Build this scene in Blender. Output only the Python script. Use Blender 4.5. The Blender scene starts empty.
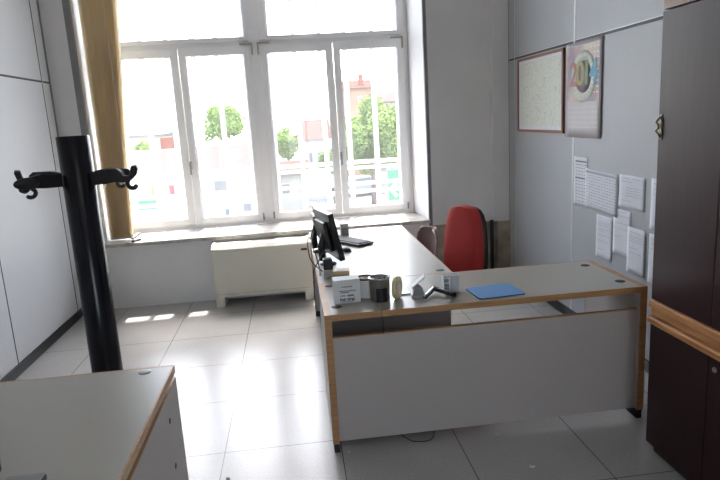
import bpy, bmesh, math, random
from mathutils import Vector, Matrix, noise
random.seed(4)
PI = math.pi
S = bpy.context.scene
C = S.collection

# ------------------------------------------------------------------ materials
def nn(nt, t, **kw):
    n = nt.nodes.new(t)
    for k, v in kw.items():
        if hasattr(n, k): setattr(n, k, v)
        else: n.inputs[k].default_value = v
    return n

def mat(name, col, rough=.5, metal=0., scale=20., amt=.06, bump=0., coat=0., stretch=(1, 1, 1), col2=None, spec=None, trans=0., detail=4.):
    m = bpy.data.materials.new(name); m.use_nodes = True
    nt = m.node_tree; b = nt.nodes['Principled BSDF']; L = nt.links
    tc = nn(nt, 'ShaderNodeTexCoord'); mp = nn(nt, 'ShaderNodeMapping'); mp.inputs['Scale'].default_value = stretch
    no = nn(nt, 'ShaderNodeTexNoise'); no.inputs['Scale'].default_value = scale; no.inputs['Detail'].default_value = detail
    L.new(tc.outputs['Object'], mp.inputs['Vector']); L.new(mp.outputs[0], no.inputs['Vector'])
    cr = nn(nt, 'ShaderNodeValToRGB')
    c2 = col2 if col2 else tuple(max(0, c * (1 - amt * 2)) for c in col)
    cr.color_ramp.elements[0].position = .3; cr.color_ramp.elements[1].position = .7
    cr.color_ramp.elements[0].color = (*c2, 1); cr.color_ramp.elements[1].color = (*col, 1)
    L.new(no.outputs['Fac'], cr.inputs[0]); L.new(cr.outputs[0], b.inputs['Base Color'])
    b.inputs['Roughness'].default_value = rough; b.inputs['Metallic'].default_value = metal
    b.inputs['Coat Weight'].default_value = coat
    if trans: b.inputs['Transmission Weight'].default_value = trans
    if spec is not None: b.inputs['Specular IOR Level'].default_value = spec
    if bump:
        bp = nn(nt, 'ShaderNodeBump'); bp.inputs['Strength'].default_value = bump; bp.inputs['Distance'].default_value = .002
        L.new(no.outputs['Fac'], bp.inputs['Height']); L.new(bp.outputs[0], b.inputs['Normal'])
    return m

M = {}
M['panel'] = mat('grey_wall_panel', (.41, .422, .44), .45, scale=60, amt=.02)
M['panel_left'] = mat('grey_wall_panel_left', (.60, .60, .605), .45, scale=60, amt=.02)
M['seam'] = mat('dark_seam', (.06, .06, .06), .6)
M['seam_light'] = mat('pale_seam_highlight', (.72, .73, .74), .35, metal=.3)  # pale seam strips; the horizontal ones paint a highlight along the seam
M['plaster'] = mat('white_plaster', (.76, .75, .745), .8, scale=3, amt=.03, bump=.05)
M['ceiling'] = mat('ceiling_paint', (.86, .85, .83), .9)
M['profile'] = mat('grey_corner_profile', (.24, .235, .24), .5)
M['pvc'] = mat('white_window_frame', (.90, .90, .91), .35, scale=5, amt=.02)
M['stone'] = mat('worn_sill_stone', (.56, .53, .49), .35, scale=14, col2=(.33, .30, .27))
M['marble'] = mat('brown_marble', (.40, .34, .26), .35, scale=9, col2=(.22, .18, .13), detail=8)
M['black_plastic'] = mat('black_plastic', (.012, .012, .014), .35)
M['black_gloss'] = mat('black_lacquer', (.006, .007, .012), .22, spec=.35)
M['black_rubber'] = mat('black_base', (.02, .02, .022), .6)
M['laminate'] = mat('grey_laminate', (.40, .38, .335), .33, scale=250, amt=.05, spec=.6)
M['laminate_v'] = mat('grey_panel_laminate', (.50, .455, .43), .5, scale=200, amt=.03)
M['beech'] = mat('beech_edge', (.52, .30, .13), .45, scale=6, stretch=(1, 1, 14), col2=(.38, .20, .08))
M['beech_h'] = mat('beech_edge_long', (.52, .30, .13), .4, scale=6, stretch=(1, 14, 14), col2=(.38, .20, .08))
M['ledge'] = mat('orange_wood', (.58, .28, .10), .35, scale=5, stretch=(14, 1, 14), col2=(.30, .11, .03))
M['cornice'] = mat('pale_wood', (.50, .36, .27), .5, scale=5, stretch=(14, 1, 14), col2=(.38, .26, .19))
M['mahogany'] = mat('dark_mahogany', (.034, .012, .012), .34, scale=5, stretch=(10, 10, .8), col2=(.028, .009, .009), spec=.22)
M['red_fabric'] = mat('red_fabric', (.50, .048, .042), .9, scale=300, amt=.12, bump=.3)
M['mauve'] = mat('mauve_plastic', (.28, .19, .19), .35)
M['conv'] = mat('cream_enamel', (.66, .645, .56), .4, scale=4, amt=.02)
M['steel'] = mat('brushed_steel', (.42, .41, .40), .34, metal=1., scale=60)
M['chrome'] = mat('chrome', (.7, .7, .7), .12, metal=1.)
M['paper'] = mat('white_paper', (.74, .75, .80), .8, scale=12, amt=.02)
M['paper_bright'] = mat('bright_card', (.80, .80, .80), .6, scale=12, amt=.02)
M['ink'] = mat('grey_print', (.18, .19, .23), .8)
M['ink_pale'] = mat('pale_print', (.45, .46, .50), .8)
M['blue'] = mat('blue_cloth', (.12, .30, .60), .8, scale=200, amt=.08)
M['blue_card'] = mat('blue_card', (.06, .22, .45), .5)
M['yellow_card'] = mat('ochre_card', (.62, .40, .12), .5)
M['tape'] = mat('yellow_tape', (.85, .78, .42), .35, scale=30)
M['tape_core'] = mat('tape_core', (.80, .60, .55), .7)
M['grey_plastic'] = mat('grey_plastic', (.30, .30, .31), .4)
M['pale_plastic'] = mat('pale_grey_plastic', (.62, .62, .60), .35)
M['brass'] = mat('bronze_metal', (.16, .13, .09), .4, metal=.7)
M['frame_wood'] = mat('brown_frame', (.30, .13, .06), .45, scale=8, stretch=(1, 1, 6))
M['cable'] = mat('black_cable', (.015, .015, .015), .5)
M['debris'] = mat('cream_debris', (.55, .50, .35), .8)
M['debris_white'] = mat('white_debris', (.75, .78, .80), .7)
# outside
M['asphalt'] = mat('pale_asphalt', (0.176, 0.169, 0.162), .9, scale=.5)
M['roof'] = mat('terracotta_roof', (.08, .044, .036), .9, scale=3, stretch=(4, 1, 1), col2=(.066, .036, .03))
M['roof_pale'] = mat('pale_terracotta_roof', (.084, .066, .060), .9, scale=3, stretch=(4, 1, 1), col2=(.068, .052, .046))
M['wall_cream'] = mat('cream_render', (0.270, 0.257, 0.223), .9, scale=1)
M['wall_white'] = mat('white_render', (0.351, 0.351, 0.338), .9, scale=1)
M['wall_red'] = mat('red_render', (0.176, 0.068, 0.047), .9, scale=1)
M['wall_orange'] = mat('orange_render', (0.230, 0.149, 0.101), .9, scale=1)
M['wall_grey'] = mat('blue_grey_roof', (0.135, 0.155, 0.189), .8, scale=1)
M['dark_glass'] = mat('dark_window_glass', (.08, .09, .10), .15)
M['shutter'] = mat('grey_shutter', (0.121, 0.115, 0.108), .7)
M['door_red'] = mat('red_shutter', (0.189, 0.041, 0.041), .7)
M['awning_ochre'] = mat('ochre_shutter', (0.203, 0.149, 0.068), .7)
M['green_sign'] = mat('green_sign', (.02, .19, .06), .5)
M['leaf'] = mat('green_leaves', (.15, .20, .055), .8, scale=1.5, col2=(.085, .13, .035))
M['leaf_b'] = mat('yellow_green_leaves', (.17, .23, .06), .8, scale=1.5, col2=(.10, .16, .035))
M['bark'] = mat('bark', (.12, .09, .07), .9)
M['grille'] = mat('white_painted_iron', (.62, .64, .66), .5)
M['hinge'] = mat('beige_metal', (.40, .37, .32), .5)
M['car_silver'] = mat('silver_car_paint', (0.162, 0.176, 0.189), .3, metal=.4)
M['car_blue'] = mat('dark_blue_car_paint', (.08, .11, .18), .3)

def glass_mat():                       # window glass with a translucent haze put in as a bright glare veil
    m = bpy.data.materials.new('veiled_window_glass'); m.use_nodes = True
    nt = m.node_tree; nt.nodes.clear(); L = nt.links
    out = nn(nt, 'ShaderNodeOutputMaterial'); tr = nn(nt, 'ShaderNodeBsdfTransparent'); tr.inputs[0].default_value = (.97, .985, 1, 1)
    gl = nn(nt, 'ShaderNodeBsdfGlossy'); gl.inputs['Roughness'].default_value = .02
    fr = nn(nt, 'ShaderNodeFresnel'); fr.inputs[0].default_value = 1.45
    ge = nn(nt, 'ShaderNodeNewGeometry'); iv = nn(nt, 'ShaderNodeMath', operation='SUBTRACT'); iv.inputs[0].default_value = 1; L.new(ge.outputs['Backfacing'], iv.inputs[1])
    fm = nn(nt, 'ShaderNodeMath', operation='MULTIPLY'); L.new(fr.outputs[0], fm.inputs[0]); L.new(iv.outputs[0], fm.inputs[1])
    m1 = nn(nt, 'ShaderNodeMixShader'); L.new(fm.outputs[0], m1.inputs[0]); L.new(tr.outputs[0], m1.inputs[1]); L.new(gl.outputs[0], m1.inputs[2])
    tl = nn(nt, 'ShaderNodeBsdfTranslucent'); tl.inputs[0].default_value = (.9, .92, .95, 1)
    no = nn(nt, 'ShaderNodeTexNoise'); no.inputs['Scale'].default_value = 3
    mr = nn(nt, 'ShaderNodeMapRange'); mr.inputs['To Min'].default_value = .010; mr.inputs['To Max'].default_value = .022
    L.new(no.outputs['Fac'], mr.inputs[0])
    m2 = nn(nt, 'ShaderNodeMixShader'); L.new(mr.outputs[0], m2.inputs[0]); L.new(m1.outputs[0], m2.inputs[1]); L.new(tl.outputs[0], m2.inputs[2])
    L.new(m2.outputs[0], out.inputs[0]); return m
M['glass'] = glass_mat()

def clear_plastic():
    m = bpy.data.materials.new('clear_acrylic'); m.use_nodes = True
    nt = m.node_tree; nt.nodes.clear(); L = nt.links
    out = nn(nt, 'ShaderNodeOutputMaterial'); tr = nn(nt, 'ShaderNodeBsdfTransparent'); tr.inputs[0].default_value = (.85, .88, .92, 1)
    gl = nn(nt, 'ShaderNodeBsdfPrincipled'); gl.inputs['Base Color'].default_value = (.7, .72, .75, 1); gl.inputs['Roughness'].default_value = .15
    no = nn(nt, 'ShaderNodeTexNoise'); no.inputs['Scale'].default_value = 8
    mr = nn(nt, 'ShaderNodeMapRange'); mr.inputs['To Min'].default_value = .35; mr.inputs['To Max'].default_value = .55
    L.new(no.outputs['Fac'], mr.inputs[0])
    m2 = nn(nt, 'ShaderNodeMixShader'); L.new(mr.outputs[0], m2.inputs[0]); L.new(tr.outputs[0], m2.inputs[1]); L.new(gl.outputs[0], m2.inputs[2])
    L.new(m2.outputs[0], out.inputs[0]); return m
M['acrylic'] = clear_plastic()

def floor_mat():
    m = bpy.data.materials.new('floor_tiles'); m.use_nodes = True
    nt = m.node_tree; b = nt.nodes['Principled BSDF']; L = nt.links
    tc = nn(nt, 'ShaderNodeTexCoord'); sp = nn(nt, 'ShaderNodeSeparateXYZ'); L.new(tc.outputs['Object'], sp.inputs[0])
    ds = []
    for o, off in ((0, -1.0621), (1, 4.7051)):
        a = nn(nt, 'ShaderNodeMath', operation='ADD'); a.inputs[1].default_value = -off + 60 * .6
        L.new(sp.outputs[o], a.inputs[0])
        p = nn(nt, 'ShaderNodeMath', operation='PINGPONG'); p.inputs[1].default_value = .3; L.new(a.outputs[0], p.inputs[0]); ds.append(p)
    mn = nn(nt, 'ShaderNodeMath', operation='MINIMUM'); L.new(ds[0].outputs[0], mn.inputs[0]); L.new(ds[1].outputs[0], mn.inputs[1])
    lt = nn(nt, 'ShaderNodeMath', operation='LESS_THAN'); lt.inputs[1].default_value = .0022; L.new(mn.outputs[0], lt.inputs[0])
    no = nn(nt, 'ShaderNodeTexNoise'); no.inputs['Scale'].default_value = 90; L.new(tc.outputs['Object'], no.inputs['Vector'])
    n2 = nn(nt, 'ShaderNodeTexNoise'); n2.inputs['Scale'].default_value = 1.6; L.new(tc.outputs['Object'], n2.inputs['Vector'])
    cr = nn(nt, 'ShaderNodeValToRGB'); cr.color_ramp.elements[0].color = (.37, .36, .345, 1); cr.color_ramp.elements[1].color = (.49, .475, .455, 1)
    cr.color_ramp.elements[0].position = .3; cr.color_ramp.elements[1].position = .65
    ad = nn(nt, 'ShaderNodeMath', operation='MULTIPLY_ADD'); ad.inputs[1].default_value = .5
    L.new(no.outputs['Fac'], ad.inputs[0]); ml = nn(nt, 'ShaderNodeMath', operation='MULTIPLY'); ml.inputs[1].default_value = .5
    L.new(n2.outputs['Fac'], ml.inputs[0]); L.new(ml.outputs[0], ad.inputs[2]); L.new(ad.outputs[0], cr.inputs[0])
    mx = nn(nt, 'ShaderNodeMix'); mx.data_type = 'RGBA'
    L.new(lt.outputs[0], mx.inputs['Factor']); L.new(cr.outputs[0], mx.inputs['A']); mx.inputs['B'].default_value = (.10, .095, .09, 1)
    L.new(mx.outputs['Result'], b.inputs['Base Color'])
    mr = nn(nt, 'ShaderNodeMapRange'); mr.inputs['To Min'].default_value = .20; mr.inputs['To Max'].default_value = .30
    L.new(n2.outputs['Fac'], mr.inputs[0]); L.new(mr.outputs[0], b.inputs['Roughness'])
    b.inputs['Specular IOR Level'].default_value = .6
    return m
M['floor'] = floor_mat()

def map_mat():
    m = bpy.data.materials.new('map_print'); m.use_nodes = True
    nt = m.node_tree; b = nt.nodes['Principled BSDF']; L = nt.links
    tc = nn(nt, 'ShaderNodeTexCoord')
    no = nn(nt, 'ShaderNodeTexNoise'); no.inputs['Scale'].default_value = 5; no.inputs['Detail'].default_value = 8
    L.new(tc.outputs['Object'], no.inputs['Vector'])
    mu = nn(nt, 'ShaderNodeMath', operation='MULTIPLY'); mu.inputs[1].default_value = 14; L.new(no.outputs['Fac'], mu.inputs[0])
    fr = nn(nt, 'ShaderNodeMath', operation='FRACT'); L.new(mu.outputs[0], fr.inputs[0])
    cr = nn(nt, 'ShaderNodeValToRGB'); e = cr.color_ramp.elements
    e[0].color = (.50, .54, .48, 1); e[0].position = .02; e[1].color = (.70, .71, .62, 1); e[1].position = .3
    L.new(fr.outputs[0], cr.inputs[0]); L.new(cr.outputs[0], b.inputs['Base Color']); b.inputs['Roughness'].default_value = .5
    return m
M['map'] = map_mat()

def poster_mat():
    m = bpy.data.materials.new('poster_picture'); m.use_nodes = True
    nt = m.node_tree; b = nt.nodes['Principled BSDF']; L = nt.links
    tc = nn(nt, 'ShaderNodeTexCoord'); vo = nn(nt, 'ShaderNodeTexVoronoi'); vo.inputs['Scale'].default_value = 22
    L.new(tc.outputs['Object'], vo.inputs['Vector'])
    n2 = nn(nt, 'ShaderNodeTexNoise'); n2.inputs['Scale'].default_value = 3.2; n2.inputs['Detail'].default_value = 1; L.new(tc.outputs['Object'], n2.inputs['Vector'])
    cr = nn(nt, 'ShaderNodeValToRGB'); e = cr.color_ramp.elements
    e[0].color = (.34, .24, .29, 1); e[0].position = .36; e[1].color = (.52, .62, .72, 1); e[1].position = .64
    q = e.new(.47); q.color = (.52, .38, .38, 1); q = e.new(.55); q.color = (.66, .52, .44, 1)
    L.new(n2.outputs['Fac'], cr.inputs[0])
    mx = nn(nt, 'ShaderNodeMix'); mx.data_type = 'RGBA'; mx.inputs['Factor'].default_value = .12
    L.new(cr.outputs[0], mx.inputs['A']); L.new(vo.outputs['Color'], mx.inputs['B']); L.new(mx.outputs['Result'], b.inputs['Base Color'])
    b.inputs['Roughness'].default_value = .45
    return m
M['poster'] = poster_mat()
M['poster_sheet'] = mat('poster_sheet', (.60, .56, .58), .45, scale=5, amt=.05)
M['c_red'] = mat('print_red', (.42, .16, .14), .5); M['c_olive'] = mat('print_olive', (.40, .33, .10), .5)
M['c_green'] = mat('print_green', (.16, .34, .16), .5); M['c_blue'] = mat('print_blue', (.12, .38, .55), .5)
M['c_white'] = mat('print_cream', (.70, .72, .62), .5); M['c_purple'] = mat('print_purple', (.26, .18, .23), .5)

for k_ in ('roof', 'roof_pale', 'leaf', 'leaf_b', 'asphalt', 'wall_grey', 'wall_white', 'wall_cream', 'wall_orange', 'wall_red'):
    M[k_].node_tree.nodes['Principled BSDF'].inputs['Specular IOR Level'].default_value = 0
def blind_mat():
    m = mat('beige_blind_fabric', (.74, .68, .55), .8, scale=60, stretch=(1, 1, .05), col2=(.60, .52, .38))
    nt = m.node_tree; b = nt.nodes['Principled BSDF']; out = nt.nodes['Material Output']
    tl = nn(nt, 'ShaderNodeBsdfTranslucent'); tl.inputs[0].default_value = (.90, .78, .56, 1)
    mx = nn(nt, 'ShaderNodeMixShader'); mx.inputs[0].default_value = .35
    nt.links.new(b.outputs[0], mx.inputs[1]); nt.links.new(tl.outputs[0], mx.inputs[2]); nt.links.new(mx.outputs[0], out.inputs[0])
    return m
M['blind'] = blind_mat()

# ------------------------------------------------------------------ mesh helpers
WM = {}
def box(bm, x0, x1, y0, y1, z0, z1, bev=0, seg=2, mx=None):
    vs = [bm.verts.new((x, y, z)) for z in (z0, z1) for y in (y0, y1) for x in (x0, x1)]
    fs = [bm.faces.new([vs[i] for i in q]) for q in ((0, 2, 3, 1), (4, 5, 7, 6), (0, 1, 5, 4), (2, 6, 7, 3), (0, 4, 6, 2), (1, 3, 7, 5))]
    geom = vs
    if bev:
        es = list({e for f in fs for e in f.edges})
        r = bmesh.ops.bevel(bm, geom=es, offset=bev, segments=seg, profile=.6, affect='EDGES', clamp_overlap=True)
        geom = list({v for f in r['faces'] for v in f.verts} | {v for v in vs if v.is_valid})
    if mx is not None: bmesh.ops.transform(bm, matrix=mx, verts=[v for v in geom if v.is_valid])
    return bm

def B(*a, **k): return box(bmesh.new(), *a, **k)

def tube(bm, pts, r, n=10, cap=True, closed=False):
    pts = [Vector(p) for p in pts]; rs = r if isinstance(r, (list, tuple)) else [r] * len(pts)
    rings = []; up = None
    for i, p in enumerate(pts):
        if closed: t = pts[(i + 1) % len(pts)] - pts[i - 1]
        else: t = pts[min(i + 1, len(pts) - 1)] - pts[max(i - 1, 0)]
        t.normalize()
        if up is None:
            up = Vector((0, 0, 1)) if abs(t.z) < .9 else Vector((1, 0, 0))
        up = (up - t * up.dot(t))
        if up.length < 1e-4: up = t.orthogonal()
        up.normalize(); s = t.cross(up)
        rings.append([bm.verts.new(p + (up * math.cos(a) + s * math.sin(a)) * rs[i]) for a in [2 * PI * k / n for k in range(n)]])
    m = len(rings)
    for i in range(m if closed else m - 1):
        a, b = rings[i], rings[(i + 1) % m]
        for k in range(n):
            f = bm.faces.new((a[k], a[(k + 1) % n], b[(k + 1) % n], b[k])); f.smooth = True
    if cap and not closed:
        bm.faces.new(rings[0][::-1]); bm.faces.new(rings[-1])
    return bm

def lathe(bm, prof, c, n=32, axis='Z', mx=None):
    rings = []
    for r, z in prof:
        if r < 1e-6: rings.append([bm.verts.new((c[0], c[1], c[2] + z))]); continue
        rings.append([bm.verts.new((c[0] + r * math.cos(2 * PI * k / n), c[1] + r * math.sin(2 * PI * k / n), c[2] + z)) for k in range(n)])
    for a, b in zip(rings, rings[1:]):
        if len(a) == 1 and len(b) == 1: continue
        for k in range(n):
            k2 = (k + 1) % n
            if len(a) == 1: f = bm.faces.new((a[0], b[k], b[k2])) if False else bm.faces.new((a[0], b[k2], b[k]))
            elif len(b) == 1: f = bm.faces.new((a[k], a[k2], b[0]))
            else: f = bm.faces.new((a[k], a[k2], b[k2], b[k]))
            f.smooth = True
    if mx is not None: bmesh.ops.transform(bm, matrix=mx, verts=[v for r in rings for v in r])
    return bm

def prism(bm, pts, d0, d1, f):      # pts 2-D outline, f(u, v, d) -> 3-D
    a = [bm.verts.new(f(u, v, d0)) for u, v in pts]; b = [bm.verts.new(f(u, v, d1)) for u, v in pts]
    n = len(pts); bm.faces.new(a); bm.faces.new(b[::-1])
    for i in range(n): bm.faces.new((a[i], b[i], b[(i + 1) % n], a[(i + 1) % n]))
    return bm

def obj(name, bm, m, parent=None, smooth=False):
    bmesh.ops.recalc_face_normals(bm, faces=bm.faces[:])
    if smooth:
        for f in bm.faces: f.smooth = True
    root = parent
    while root is not None and root.parent is not None: root = root.parent
    if root is not None and root.name in WM: bm.transform(WM[root.name].inverted())
    me = bpy.data.meshes.new(name); bm.to_mesh(me); bm.free()
    me.materials.append(M[m] if isinstance(m, str) else m)
    o = bpy.data.objects.new(name, me); C.objects.link(o)
    if parent is not None: o.parent = parent
    return o

def tag(o, label=None, cat=None, group=None, kind=None):
    if label: o['label'] = label
    if cat: o['category'] = cat
    if group: o['group'] = group
    if kind: o['kind'] = kind
    return o

def thing(name, label, cat, loc=(0, 0, 0), rz=0, group=None, kind=None):
    o = bpy.data.objects.new(name, None); C.objects.link(o)
    o.location = loc; o.rotation_euler = (0, 0, rz); o.empty_display_size = .05
    WM[o.name] = Matrix.Translation(loc) @ Matrix.Rotation(rz, 4, 'Z')
    return tag(o, label, cat, group, kind)

def struct(name, bm, m, label=None):
    o = obj(name, bm, m); o['kind'] = 'structure'
    if label: tag(o, label, name.split('_')[0])
    return o

def W(o):                     # world matrix for building locally on a rotated thing
    return WM[o.name]
def loc_obj(name, bm, m, root, parent=None, smooth=False):   # bm authored in the thing's own frame
    bm.transform(W(root)); return obj(name, bm, m, parent or root, smooth)

def text_bm(s, size, mx, ext=.0005, bold=0):
    cu = bpy.data.curves.new('t', 'FONT'); cu.body = s; cu.size = size; cu.extrude = ext; cu.align_x = 'CENTER'; cu.align_y = 'CENTER'; cu.offset = bold
    o = bpy.data.objects.new('t', cu); C.objects.link(o)
    bpy.context.view_layer.update()
    me = bpy.data.meshes.new_from_object(o.evaluated_get(bpy.context.evaluated_depsgraph_get()))
    bpy.data.objects.remove(o); bpy.data.curves.remove(cu)
    bm = bmesh.new(); bm.from_mesh(me); bpy.data.meshes.remove(me); bm.transform(mx); return bm
# text plane on a wall facing -X (right wall): local x -> -Y, local y -> Z, normal -> -X
def MWR(x, y, z): return Matrix(((0, 0, -1, x), (-1, 0, 0, y), (0, 1, 0, z), (0, 0, 0, 1)))
# facing -Y: local x -> X, y -> Z, normal -Y
def MFY(x, y, z): return Matrix(((1, 0, 0, x), (0, 0, -1, y), (0, 1, 0, z), (0, 0, 0, 1)))

XL, XR, YB, YW, YF, ZC = -2.057, 2.11, 5.744, 6.324, -1.8, 3.55
ZD = .733

# ------------------------------------------------------------------ the room
struct('floor', B(XL - .1, XR + .1, YF - .1, YB + .8, -.1, 0), 'floor', 'large pale grey polished floor tiles with thin dark joints')
struct('ceiling', B(XL - .1, XR + .1, YF - .1, YB + .8, ZC, ZC + .1), 'ceiling')
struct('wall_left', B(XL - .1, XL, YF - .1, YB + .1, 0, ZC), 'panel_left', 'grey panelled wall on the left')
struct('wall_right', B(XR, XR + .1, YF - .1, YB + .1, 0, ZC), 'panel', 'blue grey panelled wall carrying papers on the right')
bm = bmesh.new()
box(bm, XL - .1, -.1, YF - .2, YF, 0, ZC); box(bm, .9, XR + .1, YF - .2, YF, 0, ZC)
box(bm, -.1, .9, YF - .2, YF, 0, .85); box(bm, -.1, .9, YF - .2, YF, 2.35, ZC)
struct('wall_front', bm, 'plaster')
bm = bmesh.new()
box(bm, -.1, -.04, YF - .14, YF - .08, .85, 2.35); box(bm, .84, .9, YF - .14, YF - .08, .85, 2.35); box(bm, .37, .43, YF - .14, YF - .08, .85, 2.35)
box(bm, -.1, .9, YF - .139, YF - .081, .85, .91); box(bm, -.1, .9, YF - .139, YF - .081, 2.29, 2.35)
struct('window_2', bm, 'pvc')  # unseen window added behind the camera to light the desk front
bm = bmesh.new()
box(bm, XL - .1, -1.82, YB, 6.5, 0, ZC)
f = lambda u, v, d: (u, v, d)
prism(bm, [(1.31, YB), (XR + .1, YB), (XR + .1, 6.5), (1.262, 6.5), (1.262, YW)], 0, ZC, f)
box(bm, -1.82, 1.31, YB + .02, 6.5, 0, .60)
box(bm, -1.82, 1.31, YB, 6.5, 3.2, ZC)
struct('wall_back', bm, 'plaster', 'white window wall with piers either side of the window niche')
struct('trim_1', B(-1.82, 1.312, YB - .012, 6.30, .60, .634, .004), 'stone', 'worn stone window sill spanning the niche')
struct('trim_2', B(-1.858, -1.803, YB - .006, YB + .03, 0, 3.2), 'profile', 'grey corner profile left of the window niche')
struct('trim_3', B(1.302, 1.335, YB - .006, YB + .03, 0, 3.2), 'profile', 'grey corner profile right of the window niche')
struct('trim_4', B(1.335, 2.0, YB - .012, YB, 0, .575), 'marble', 'brown marble wainscot low on the right pier')
bm = B(1.945, XR, YB - .04, YB, .575, ZC); struct('trim_5', bm, 'plaster', 'shallow pilaster in the corner beside the right wall')
struct('trim_6', B(1.985, XR, YB - .052, YB, 0, .575), 'marble', 'brown marble foot of the corner pilaster')
tag(obj('wall_pipe', tube(bmesh.new(), [(1.925, YB - .035, 0), (1.925, YB - .035, .59)], .019, 14), 'black_plastic'), 'black vertical pipe against brown marble behind the red chair', 'pipe')
# panel seams
def seam(n, bms, bml=None):
    struct('trim_%d' % n, bms, 'seam', None)
    if bml is not None: struct('trim_%d' % (n + 1), bml, 'seam_light', None)
bm = bmesh.new()
box(bm, XR - .002, XR, YF, YB, 2.100, 2.118)
for y in (5.555, 3.16, 1.96, .76): box(bm, XR - .002, XR, y - .004, y + .004, 0, ZC)
box(bm, XR - .002, XR, 5.70, 5.712, 0, ZC)
bml = B(XR - .003, XR, YF, YB, 2.118, 2.1215)  # painted highlight line above the dark horizontal seam
for y in (5.547, 4.352, 3.168): box(bml, XR - .0025, XR, y - .005, y + .005, 0, ZC)
box(bml, XR - .0022, XR, 4.36, 4.368, 0, ZC)
seam(10, bm, bml)
bm = bmesh.new()
box(bm, XL, XL + .002, YF, YB, 2.105, 2.122)
for y in (5.555, 4.31, 3.07, 1.83): box(bm, XL, XL + .002, y - .005, y + .005, 0, ZC)
bml = B(XL, XL + .003, YF, YB, 2.101, 2.105)
for y in (5.57, ): box(bml, XL, XL + .0025, y - .004, y + .004, 0, ZC)
seam(12, bm, bml)
bm = B(XL, XL + .004, YB - .03, YB, 0, ZC); struct('trim_14', bm, 'profile')
def base(x0, x1, sx):
    bm = bmesh.new(); box(bm, x0, x1, YF, YB, 0, .075, .003)
    return bm
struct('baseboard_left', base(XL, XL + .016, 1), 'black_plastic', 'black skirting along the left panel wall')
struct('baseboard_right', base(XR - .016, XR, -1), 'black_plastic', 'black skirting along the right panel wall')

# ------------------------------------------------------------------ window
win = thing('window_1', 'large white four-sash window with two fixed upper lights', 'window', (-.26, YW, .634), kind='structure')
y0, y1 = YW - .02, YW + .06
fr = bmesh.new()
box(fr, -1.82, 1.262, y0, y1, .634, .675, .004); box(fr, -1.82, 1.262, y0 + .004, y1, 3.1, 3.2)
box(fr, -1.82, -1.76, y0 + .002, y1, .63, 3.2); box(fr, 1.215, 1.266, y0 + .002, y1, .63, 3.2)
box(fr, -.335, -.215, y0 - .012, y1, .634, 3.2, .006)
box(fr, -1.82, 1.262, y0 - .006, y1, 2.415, 2.475, .006)
obj('window_frame', fr, 'pvc', win)
def sash(x0, x1, z0, z1, gx0, gx1, gz0, gz1, hx=None, name='sash'):
    bm = bmesh.new(); a, b = YW - .045, YW + .03
    box(bm, x0, gx0, a, b, z0, z1, .006); box(bm, gx1, x1, a, b, z0, z1, .006)
    box(bm, gx0 - .004, gx1 + .004, a + .001, b, z0, gz0, .006); box(bm, gx0 - .004, gx1 + .004, a + .001, b, gz1, z1, .006)
    s = obj(name, bm, 'pvc', win)
    g = obj('gasket', (lambda q: (box(q, gx0, gx0 + .006, YW - .03, YW - .018, gz0, gz1), box(q, gx1 - .006, gx1, YW - .03, YW - .018, gz0, gz1), box(q, gx0, gx1, YW - .03, YW - .018, gz1 - .006, gz1), box(q, gx0, gx1, YW - .03, YW - .018, gz0, gz0 + .005), q)[-1])(bmesh.new()), 'grey_plastic', s)
    obj('window_pane', B(gx0, gx1, YW - .012, YW - .006, gz0, gz1), 'glass', s)
    if hx:
        bm = B(hx - .013, hx + .013, a - .014, a, 1.245, 1.325, .004); box(bm, hx - .010, hx + .010, a - .048, a - .012, 1.29, 1.31, .003); box(bm, hx - .010, hx + .010, a - .05, a - .034, 1.19, 1.31, .004)
        obj('window_handle', bm, 'steel', s)
    return s
sash(-1.765, -1.030, .67, 2.425, -1.69, -1.10, .737, 2.345)
sash(-1.022, -.325, .67, 2.425, -.955, -.388, .737, 2.345, hx=-1.045 + .03)
sash(-.225, .494, .67, 2.425, -.165, .425, .737, 2.345)
sash(.502, 1.222, .67, 2.425, .567, 1.148, .737, 2.345, hx=.515)
sash(-1.765, -.33, 2.465, 3.12, -1.69, -.37, 2.505, 3.05, name='upper_light')
sash(-.22, 1.222, 2.465, 3.12, -.145, 1.158, 2.505, 3.05, name='upper_light')
for x, s in ((-.305, -1), (-.245, 1), (1.205, -1)):
    bm = B(x - .007, x + .007, YW - .066, YW - .04, 2.33, 2.445, .003)
    box(bm, min(x, x + s * .12), max(x, x + s * .12), YW - .064, YW - .04, 2.432, 2.446, .003)
    obj('hinge_cap', bm, 'hinge', win)
for x in (-.335, -.225, 1.20):
    obj('hinge', tube(bmesh.new(), [(x, YW - .05, .68), (x, YW - .05, .75)], .009, 10), 'steel', win)

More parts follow.
